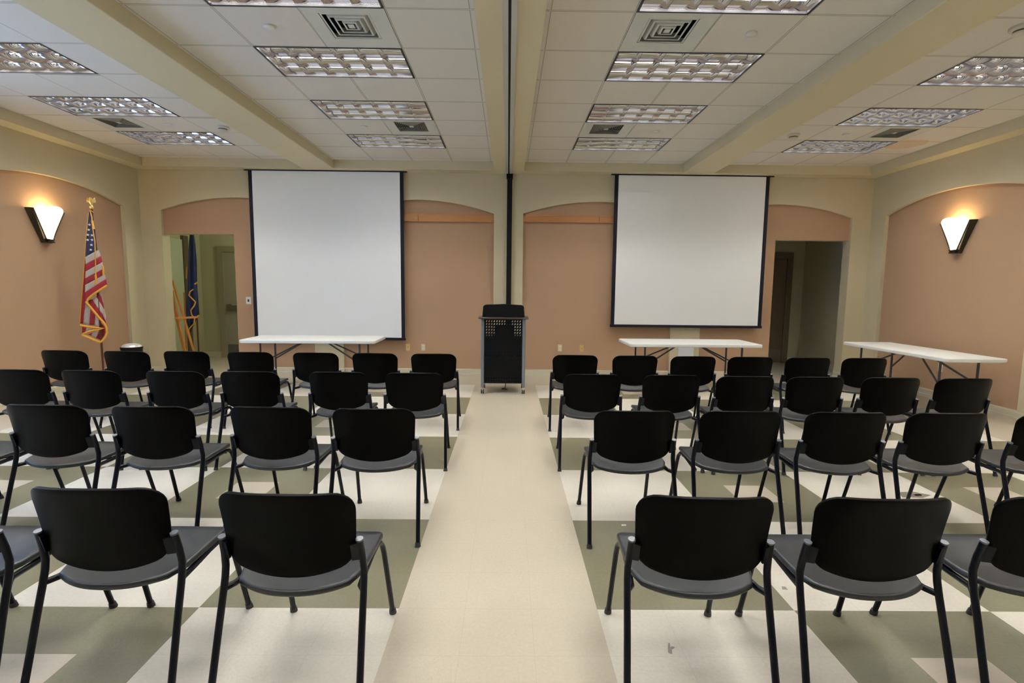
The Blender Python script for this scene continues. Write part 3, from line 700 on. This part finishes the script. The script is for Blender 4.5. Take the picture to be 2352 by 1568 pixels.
# ------------------------------------------------------------------ folding tables
def table(cx, cy_, rz, L_, W, H, label):
    t = thing('folding_table', label, 'table', (cx, cy_, 0), rz, 'white plastic folding tables')
    mb = MB(); r = 0.05; poly = []
    for (qx, qy, a0) in ((1, 1, 0), (-1, 1, 90), (-1, -1, 180), (1, -1, 270)):
        for k in range(6):
            a = math.radians(a0+90*k/5); poly.append((qx*(L_/2-r)+r*math.cos(a), qy*(W/2-r)+r*math.sin(a)))
    mb.prism(poly, 2, H-0.045, H); bevel(mb.build('table_top', 'table_plastic', t, smooth=40), 0.010, 3, 30)
    for s_ in (-1, 1):
        x = s_*(L_/2-0.24); hw = W/2-0.13
        mb = MB(); P = [(x, -hw, H-0.045), (x, -hw, 0.20)]
        for k in range(5): a = PI/2*k/4; P.append((x, -hw+0.10*(1-math.cos(a)), 0.17-0.10*math.sin(a)))
        P += [(x, y_, z_) for (_, y_, z_) in [(0, -q[1], q[2]) for q in reversed(P)]]
        mb.tube(P, 0.0135, 10); mb.tube([(x, -hw, H-0.06), (x, hw, H-0.06)], 0.011, 8)
        lg = mb.build('leg_frame', 'table_steel', t, smooth=50)
        for q in (-1, 1):
            mb = MB(); mb.tube([(x, q*(hw-0.10), 0.07), (x, q*(hw-0.02), 0.07), (x, q*(hw-0.02), 0.0)], 0.014, 8); mb.build('foot', 'rubber', lg, smooth=50)
        mb = MB(); mb.tube([(x, 0, 0.07+0.0), (x, 0, 0.30)], 0.008, 8) if False else None
        mb.obox((x-s_*0.01, -hw+0.0, 0.40), (s_*0.16, -0.05, H-0.05), 0.012, 0.02); mb.obox((x-s_*0.01, hw, 0.40), (s_*0.16, 0.05, H-0.05), 0.012, 0.02)
        mb.build('brace', 'table_steel', t)
table(-2.745, 7.36, math.radians(1.5), 1.84, 0.74, 0.73, 'white folding table in front of the left screen')
table(2.62, 7.44, math.radians(1.0), 1.86, 0.76, 0.72, 'white folding table in front of the right screen')
table(5.31, 6.63, PI/2, 1.84, 0.71, 0.73, 'white folding table along the right wall under the sconce')

# ------------------------------------------------------------------ lectern
t = thing('lectern', 'black rolling lectern with perforated front standing in the aisle', 'lectern', (-0.060, 7.09, 0))
# side posts
for s_ in (-1, 1):
    mb = MB(); mb.box(s_*0.285-0.022, s_*0.285+0.022, -0.03, 0.03, 0.085, 1.045); pst = bevel(mb.build('side_post', 'podium_grey', t), 0.012, 3)
    mb = MB(); mb.box(s_*0.285-0.022, s_*0.285+0.022, 0.36, 0.42, 0.085, 1.02); bevel(mb.build('rear_post', 'podium_black', t), 0.01, 2)
    for yy in (0.0, 0.39):
        cs = MB(); cs.box(s_*0.285-0.012, s_*0.285+0.012, yy-0.02, yy+0.02, 0.055, 0.088); c_ = cs.build('caster', 'chrome', t)
        wl = MB()
        for q in (-0.012, 0.012): wl.tube([(s_*0.285+q-0.008, yy, 0.031), (s_*0.285+q+0.008, yy, 0.031)], 0.031, 16)
        wl.build('wheel', 'rubber', c_, smooth=50)
# perforated front panel
mb = MB(); NX, NZ = 14, 22; x0, x1, z0, z1 = -0.263, 0.263, 0.145, 1.044; mx_, mz = 0.014, 0.012
cw, chh = (x1-x0-2*mx_)/NX, (z1-z0-2*mz)/NZ
for j in range(NZ):
    for i in range(NX):
        a, b_, c_, d = x0+mx_+i*cw, x0+mx_+(i+1)*cw, z0+mz+j*chh, z0+mz+(j+1)*chh
        ccx, ccz = (a+b_)/2, (c_+d)/2; hole = []
        for k in range(8):
            an = PI/4*k+PI/8; px_, pz_ = 0.0078*math.cos(an), 0.0125*math.sin(an)
            hole.append((ccx+px_+0.45*pz_, -0.012, ccz+pz_))
        corner = [(b_, -0.012, (c_+d)/2), (b_, -0.012, d), ((a+b_)/2, -0.012, d), (a, -0.012, d), (a, -0.012, (c_+d)/2), (a, -0.012, c_), ((a+b_)/2, -0.012, c_), (b_, -0.012, c_)]
        # corner k sits at angle 45*k, hole k at 22.5+45*k
        mb.add(corner+hole, [(k, (k+1) % 8, 8+k) for k in range(8)]+[(8+k, (k+1) % 8, 8+(k+1) % 8) for k in range(8)])
mb.box(x0, x0+mx_, -0.0125, -0.0115, z0, z1); mb.box(x1-mx_, x1, -0.0125, -0.0115, z0, z1); mb.box(x0, x1, -0.0125, -0.0115, z0, z0+mz); mb.box(x0, x1, -0.0125, -0.0115, z1-mz, z1)
mb.build('perforated_panel', 'podium_black', t)
mb = MB(); mb.box(-0.263, 0.263, 0.005, 0.40, 0.15, 0.17); mb.box(-0.263, 0.263, 0.005, 0.40, 0.50, 0.515); mb.box(-0.263, 0.263, 0.005, 0.40, 0.765, 0.780); mb.box(-0.27, -0.263, 0.005, 0.40, 0.15, 0.98); mb.box(0.263, 0.27, 0.005, 0.40, 0.15, 0.98)
mb.box(-0.263, 0.263, 0.396, 0.40, 0.15, 0.775)
mb.build('shelf_box', 'podium_black', t)
mb = MB(); mb.box(-0.125, 0.155, 0.05, 0.30, 0.78, 0.945); bevel(mb.build('inner_cabinet', 'podium_black', t), 0.004, 1)
mb = MB(); poly = []
for (qx, qy, a0) in ((1, 1, 0), (-1, 1, 90), (-1, -1, 180), (1, -1, 270)):
    for k in range(6):
        a = math.radians(a0+90*k/5); poly.append((qx*0.27+0.08*math.cos(a), 0.17+qy*0.16+0.08*math.sin(a)))
mb.prism(poly, 2, 1.043, 1.066); bevel(mb.build('shelf_top', 'podium_edge', t, smooth=40), 0.006, 2, 40)
mb = MB(); pr = []
r = 0.05
def rp(x, z, z_top, w0, w1):
    pts = [(-w0, z), (w0, z)]
    for k in range(6): a = math.radians(90*k/5); pts.append((w1-r+r*math.cos(a)*1.0, z_top-r*0.7+r*0.7*math.sin(a)))
    pts.append((0, z_top+0.010))
    for k in range(6): a = math.radians(90+90*k/5); pts.append((-w1+r+r*math.cos(a), z_top-r*0.7+r*0.7*math.sin(a)))
    return pts
mb.prism(rp(0, 1.064, 1.238, 0.292, 0.280), 1, -0.01, 0.018); bevel(mb.build('privacy_screen', 'podium_black', t, smooth=40), 0.004, 2, 40)
mb = MB(); mb.box(-0.26, 0.26, 0.05, 0.34, 1.066, 1.078); o_ = mb.build('reading_board', 'podium_black', t)
mb = MB(); mb.tube([(0.05, 0.42, 0.26), (0.04, 0.40, 0.10), (0.03, 0.36, 0.012), (-0.02, 0.30, 0.008), (0.06, 0.28, 0.008)], 0.006, 8); mb.build('power_cord', 'rubber', t, smooth=50)

# ------------------------------------------------------------------ flags (cloth traced at true size on the vertical plane through the pole, then folded in depth)
def traced(px, py, c0):
    """point of photo pixel on the vertical plane through c0 that faces the room centre"""
    d = CR*((px-1176)/FPX) + CU*(-(py-784)/FPX) + fwd
    n = Vector((c0[0], c0[1], 0)).normalized(); o_ = Vector((0, 0, CAMH)); t_ = (Vector((c0[0], c0[1], 0))-o_).dot(n)/d.dot(n)
    return o_+d*t_, n
def cloth(name, parent, c0, regions, mats, amp=0.018, freq=70, base_loc=None):
    import bmesh
    bm = bmesh.new()
    for mi, dep, poly in regions:
        vs = []
        for (px, py) in poly:
            p, n = traced(px, py, c0); vs.append(bm.verts.new(p - n*dep - Vector(base_loc)))
        f = bm.faces.new(vs); f.material_index = mi
        r_ = bmesh.ops.triangulate(bm, faces=[f]); fs = r_['faces']
        for _ in range(3):
            ed = list({e for ff in fs for e in ff.edges if e.calc_length() > 0.022})
            if not ed: break
            q = bmesh.ops.subdivide_edges(bm, edges=ed, cuts=1)
            seen = set(); stack = [ff for ff in fs if ff.is_valid]; fs = []
            while stack:
                ff = stack.pop()
                if ff in seen: continue
                seen.add(ff); fs.append(ff)
                for e in ff.edges:
                    for g2 in e.link_faces:
                        if g2 not in seen: stack.append(g2)
            for ff in fs: ff.material_index = mi
            big = [ff for ff in fs if len(ff.verts) > 3]
            if big: bmesh.ops.triangulate(bm, faces=big)
            seen = set(); stack = [next(ff for ff in fs if ff.is_valid)] if any(ff.is_valid for ff in fs) else []
            fs = []
            while stack:
                ff = stack.pop()
                if ff in seen: continue
                seen.add(ff); fs.append(ff)
                for e in ff.edges:
                    for g2 in e.link_faces:
                        if g2 not in seen: stack.append(g2)
    n = Vector((c0[0], c0[1], 0)).normalized(); sdir = Vector((-n.y, n.x, 0))
    for vv in bm.verts:
        s_ = vv.co.dot(sdir); vv.co += n*(amp*math.sin(s_*freq+vv.co.z*2.2)+0.35*amp*math.sin(s_*freq*2.3+1+vv.co.z*5))
    me = bpy.data.meshes.new(name); bm.to_mesh(me); bm.free()
    for mm in mats: me.materials.append(MATS[mm])
    me.polygons.foreach_set('use_smooth', [True]*len(me.polygons))
    o = bpy.data.objects.new(name, me); COL.objects.link(o); o.parent = parent; solid(o, 0.006, 0)
    return o
def fringe(name, parent, c0, lines, base_loc, r=0.013, dep=0.03, m_='flag_gold'):
    mb = MB()
    for ln in lines:
        P = []
        for (px, py) in ln:
            p, n = traced(px, py, c0); P.append(p-n*dep-Vector(base_loc))
        mb.tube(P, r, 8)
    return mb.build(name, m_, parent, smooth=60)
# American flag
FC = (-5.58, 7.08, 0)
t = thing('american_flag', 'American flag with gold fringe furled on its pole by the left wall', 'flag', FC)
mb = MB(); mb.lathe([(0.15, 0.0), (0.15, 0.02), (0.11, 0.045), (0.04, 0.07), (0.025, 0.13), (0.022, 0.14)], n=28); mb.build('stand', 'gold_metal', t, smooth=50)
mb = MB(); mb.tube([(0, 0, 0.05), (0, 0, 2.47)], 0.0135, 12); mb.build('pole', 'pole_wood', t, smooth=50)
# eagle finial
mb = MB(); mb.lathe([(0.012, 2.46), (0.022, 2.475), (0.024, 2.49), (0.014, 2.505), (0.010, 2.515), (0.018, 2.525)], n=16)
mb.tube([(0, 0, 2.52), (0, -0.008, 2.55), (0, -0.004, 2.585), (0, -0.02, 2.605)], 0.01, 10, rs=[0.012, 0.024, 0.020, 0.012])
for s_ in (-1, 1): mb.tube([(s_*0.012, 0, 2.545), (s_*0.040, 0, 2.575), (s_*0.048, 0.0, 2.60), (s_*0.040, 0, 2.545)], 0.01, 8, rs=[0.012, 0.022, 0.010, 0.016])
mb.build('eagle_finial', 'gold_metal', t, smooth=60)
BL, WH, RD = 0, 1, 2
yy = [600, 616.5, 633, 649, 666, 682]     # not symmetric: stripe lines at the left fold
main = [
 (BL, 0.0, [(205, 486), (211, 486), (217, 517), (221, 555), (223, 574), (197, 590), (198, 555), (201, 519)]),
 (WH, 0.0, [(196, 590), (227, 574), (232, 588), (197, 607)]),
 (RD, 0.0, [(197, 607), (232, 588), (235, 602), (197, 623)]),
 (WH, 0.0, [(197, 623), (235, 602), (238, 617), (196, 639)]),
 (RD, 0.0, [(196, 639), (238, 617), (240.5, 630), (196, 654)]),
 (WH, 0.0, [(196, 654), (240.5, 630), (243.5, 640), (195.5, 671)]),
 (RD, 0.0, [(195.5, 671), (243.5, 640), (245.5, 654), (198, 691), (194, 690)]),
 (RD, -0.03, [(196, 590), (198, 600), (197, 650), (196, 694), (194, 710), (190.5, 743), (183.5, 742), (187, 690), (191, 640)]),
 (WH, -0.045, [(195, 692), (203, 700), (208, 712), (206, 730), (205, 746), (190.5, 743), (193, 712)]),
 (RD, -0.045, [(208, 710), (219, 724), (217, 746), (205, 746), (206, 730)]),
 (WH, -0.045, [(219, 724), (232, 741), (231, 750), (217, 746)]),
 (RD, -0.045, [(232, 741), (241, 750), (240, 755), (231, 751)]),
 (RD, -0.035, [(203, 690), (212, 687), (222, 703), (236, 722), (243, 737), (243, 746), (226, 728), (205, 697)]),
 (WH, -0.035, [(212, 687), (221, 682), (231, 696), (239, 709), (243, 724), (243, 737), (236, 722), (222, 703)]),
 (RD, -0.035, [(221, 682), (228, 674), (233, 682), (237, 697), (239, 709), (231, 696)]),
 (WH, -0.035, [(228, 674), (232, 670), (235, 680), (237, 695), (233, 682)]),
 (RD, -0.05, [(189, 750), (199, 752), (196, 762), (189, 765)]),
 (WH, -0.05, [(199, 752), (212, 753), (208, 758), (196, 762)]),
 (RD, -0.05, [(203, 768), (211, 764), (208, 771)]),
 (WH, -0.05, [(211, 764), (229, 757), (220, 776), (208, 771)]),
 (RD, -0.05, [(229, 757), (243, 752), (242, 765), (233, 781), (220, 776)]),
]
cl = cloth('flag_cloth', t, FC, [(m_, d+0.05, p) for m_, d, p in main], ['flag_blue', 'flag_white', 'flag_red'], 0.010, 60, FC)
fringe('gold_fringe', t, FC, [
  [(204, 490), (201, 519), (197, 560), (194, 600), (191, 640), (187, 690), (183, 742)]], FC, 0.006, 0.03)
fringe('gold_fringe', t, FC, [[(246, 655), (232, 664), (215, 675), (203, 685), (198, 694), (204, 700), (214, 712), (226, 727), (238, 740), (244, 751), (245.5, 762), (242, 772), (235, 781), (230, 785), (219, 781), (205, 774), (191, 769)]], FC, 0.014, 0.065)
fringe('gold_fringe', t, FC, [[(183, 746), (200, 749), (220, 752), (238, 753), (222, 757), (206, 759), (192, 765), (190, 770)]], FC, 0.014, 0.06)
fringe('cord', t, FC, [[(207, 484), (211, 500), (213, 525), (218, 555), (219, 590), (220, 620), (220, 632)], [(207, 484), (215, 489)]], FC, 0.006, 0.085)
for (px, py) in ((220.5, 644), (237, 623)):
    fringe('tassel', t, FC, [[(px-1, py-13), (px, py-4), (px+0.5, py+9)]], FC, 0.012, 0.095)
fringe('cord', t, FC, [[(212, 508), (214, 518), (216, 527)]], FC, 0.013, 0.09)
# stars
for (px, py) in ((205.5, 517), (204, 528.5), (202, 540), (211.5, 541), (201.5, 551.5), (211.5, 551.5), (210, 563), (208.5, 574)):
    p, n = traced(px, py, FC); p = p-n*0.074-Vector(FC); s1_ = Vector((-n.y, n.x, 0)); vs = []
    for k in range(10):
        R = 0.019 if k % 2 == 0 else 0.0085; a = PI/2+k*PI/5; vs.append(p+s1_*R*math.cos(a)+Vector((0, 0, 1))*R*math.sin(a))
    st = MB(); st.add([p]+vs, [(0, 1+k, 1+(k+1) % 10) for k in range(10)])
    o_ = st.build('star', 'flag_star', cl); solid(o_, 0.003)

# navy flag in the left hall
FC2 = (-5.62, 9.35, 0)
t = thing('navy_flag', 'dark blue flag with gold fringe on a pole in the left hall', 'flag', FC2)
mb = MB(); mb.lathe([(0.14, 0.0), (0.14, 0.02), (0.10, 0.045), (0.035, 0.07), (0.022, 0.13)], n=28); mb.build('stand', 'gold_metal', t, smooth=50)
mb = MB(); mb.tube([(0, 0, 0.05), (0, 0, 2.46)], 0.0135, 12); mb.build('pole', 'pole_wood', t, smooth=50)
mb = MB(); mb.lathe([(0.012, 2.45), (0.024, 2.47), (0.02, 2.5), (0.005, 2.56)], n=16); mb.build('spear_finial', 'gold_metal', t, smooth=60)
cloth('flag_cloth', t, FC2, [(0, 0.05, [(437, 527), (443, 527), (449, 560), (452, 600), (453, 650), (455, 700), (458, 722), (452, 730), (446, 745), (437, 762), (431, 740), (428, 710), (431, 670), (433, 600), (434, 560)]),
                              (1, 0.04, [(446, 655), (453, 650), (455, 700), (458, 722), (451, 724), (449, 690)])], ['flag_navy', 'flag_blue'], 0.014, 75, FC2)
fringe('gold_fringe', t, FC2, [[(444, 664), (436, 670), (434, 678), (441, 685), (449, 693), (446, 702), (438, 712), (440, 722), (447, 730), (446, 742), (436, 752), (430, 762)]], FC2, 0.012, 0.08)
fringe('gold_fringe', t, FC2, [[(453, 648), (447, 653)], [(457, 723), (452, 728)]], FC2, 0.013, 0.07)
fringe('tassel', t, FC2, [[(429, 612), (428, 640)]], FC2, 0.008, 0.05)

# wooden easel in the left hall
EC = (-5.70, 9.02, 0)
t = thing('easel', 'orange wooden artist easel standing in the left hall doorway', 'easel', EC)
def bar(name, a, b_, w_=0.035, d=0.022, dy=0):
    A = traced(*a, EC)[0]-Vector(EC); B = traced(*b_, EC)[0]-Vector(EC); A.y += dy; B.y += dy
    mb = MB(); mb.obox(A, B, w_, d, (0, 1, 0)); return mb.build(name, 'easel_wood', t)
bar('mast', (396, 643), (461, 858), 0.026, 0.03)
bar('leg', (394.5, 670), (436, 865), 0.05, 0.03)
bar('leg', (394, 672), (402, 864), 0.022, 0.02, 0.35)
bar('crossbar', (392, 668), (404, 668), 0.03, 0.03)
bar('tray', (396, 731), (452, 728), 0.035, 0.06)
bar('tray_lip', (396, 726), (410, 725), 0.02, 0.02)

# trash can by the left corner
t = thing('trash_can', 'round bin with domed silver lid by the left corner pillar', 'trash can', (-5.37, 7.35, 0))
mb = MB(); mb.lathe([(0.12, 0), (0.125, 0.02), (0.130, 0.53), (0.133, 0.555)], n=32); mb.build('body', 'black_metal', t, smooth=50)
mb = MB(); mb.lathe([(0.135, 0.55), (0.135, 0.572), (0.127, 0.578)], n=32); mb.build('rim', 'black_metal', t, smooth=50)
mb = MB(); mb.lathe([(0.125, 0.577), (0.115, 0.596), (0.09, 0.612), (0.05, 0.622), (0.012, 0.624)], n=32); mb.build('lid', 'lid_silver', t, smooth=60)

# bits on the floor -----------------------------------------------------------------------------
def flat(name, pts, m_, label, cat_):
    c_ = Vector((sum(p[0] for p in pts)/len(pts), sum(p[1] for p in pts)/len(pts), 0))
    mb = MB(); mb.prism([(p[0]-c_.x, p[1]-c_.y) for p in pts], 2, 0.0, 0.0012); o = mb.build(name, m_); o.location = c_; tag(o, label, cat_)
flat('paper_scrap', [(0.722, 3.075), (0.752, 3.078), (0.758, 3.098), (0.728, 3.098)], 'paper', 'small pale scrap on the olive floor tile left of the near right chair', 'scrap')
flat('paper_scrap', [(1.375, 2.405), (1.400, 2.400), (1.402, 2.425), (1.385, 2.428)], 'scuff', 'tiny grey scrap on cream floor between the two near right chairs', 'scrap')
flat('tape_residue', [(0.668, 1.952), (0.682, 1.945), (0.688, 1.972), (0.704, 1.985), (0.698, 1.990), (0.687, 1.986), (0.692, 2.010), (0.684, 2.008), (0.672, 1.975)], 'scuff', 'grey tape residue on cream floor under the near right chair', 'tape')
flat('mud_patch', [(2.86, 3.56), (3.0, 3.55), (3.10, 3.60), (3.02, 3.66), (2.90, 3.65)], 'mud', 'dark brown dirt patch on cream floor behind the second row', 'dirt patch')
flat('paper_scrap', [(2.97, 3.585), (3.03, 3.59), (3.04, 3.615), (2.99, 3.61)], 'paper', 'white scrap lying on the dark dirt patch', 'scrap')
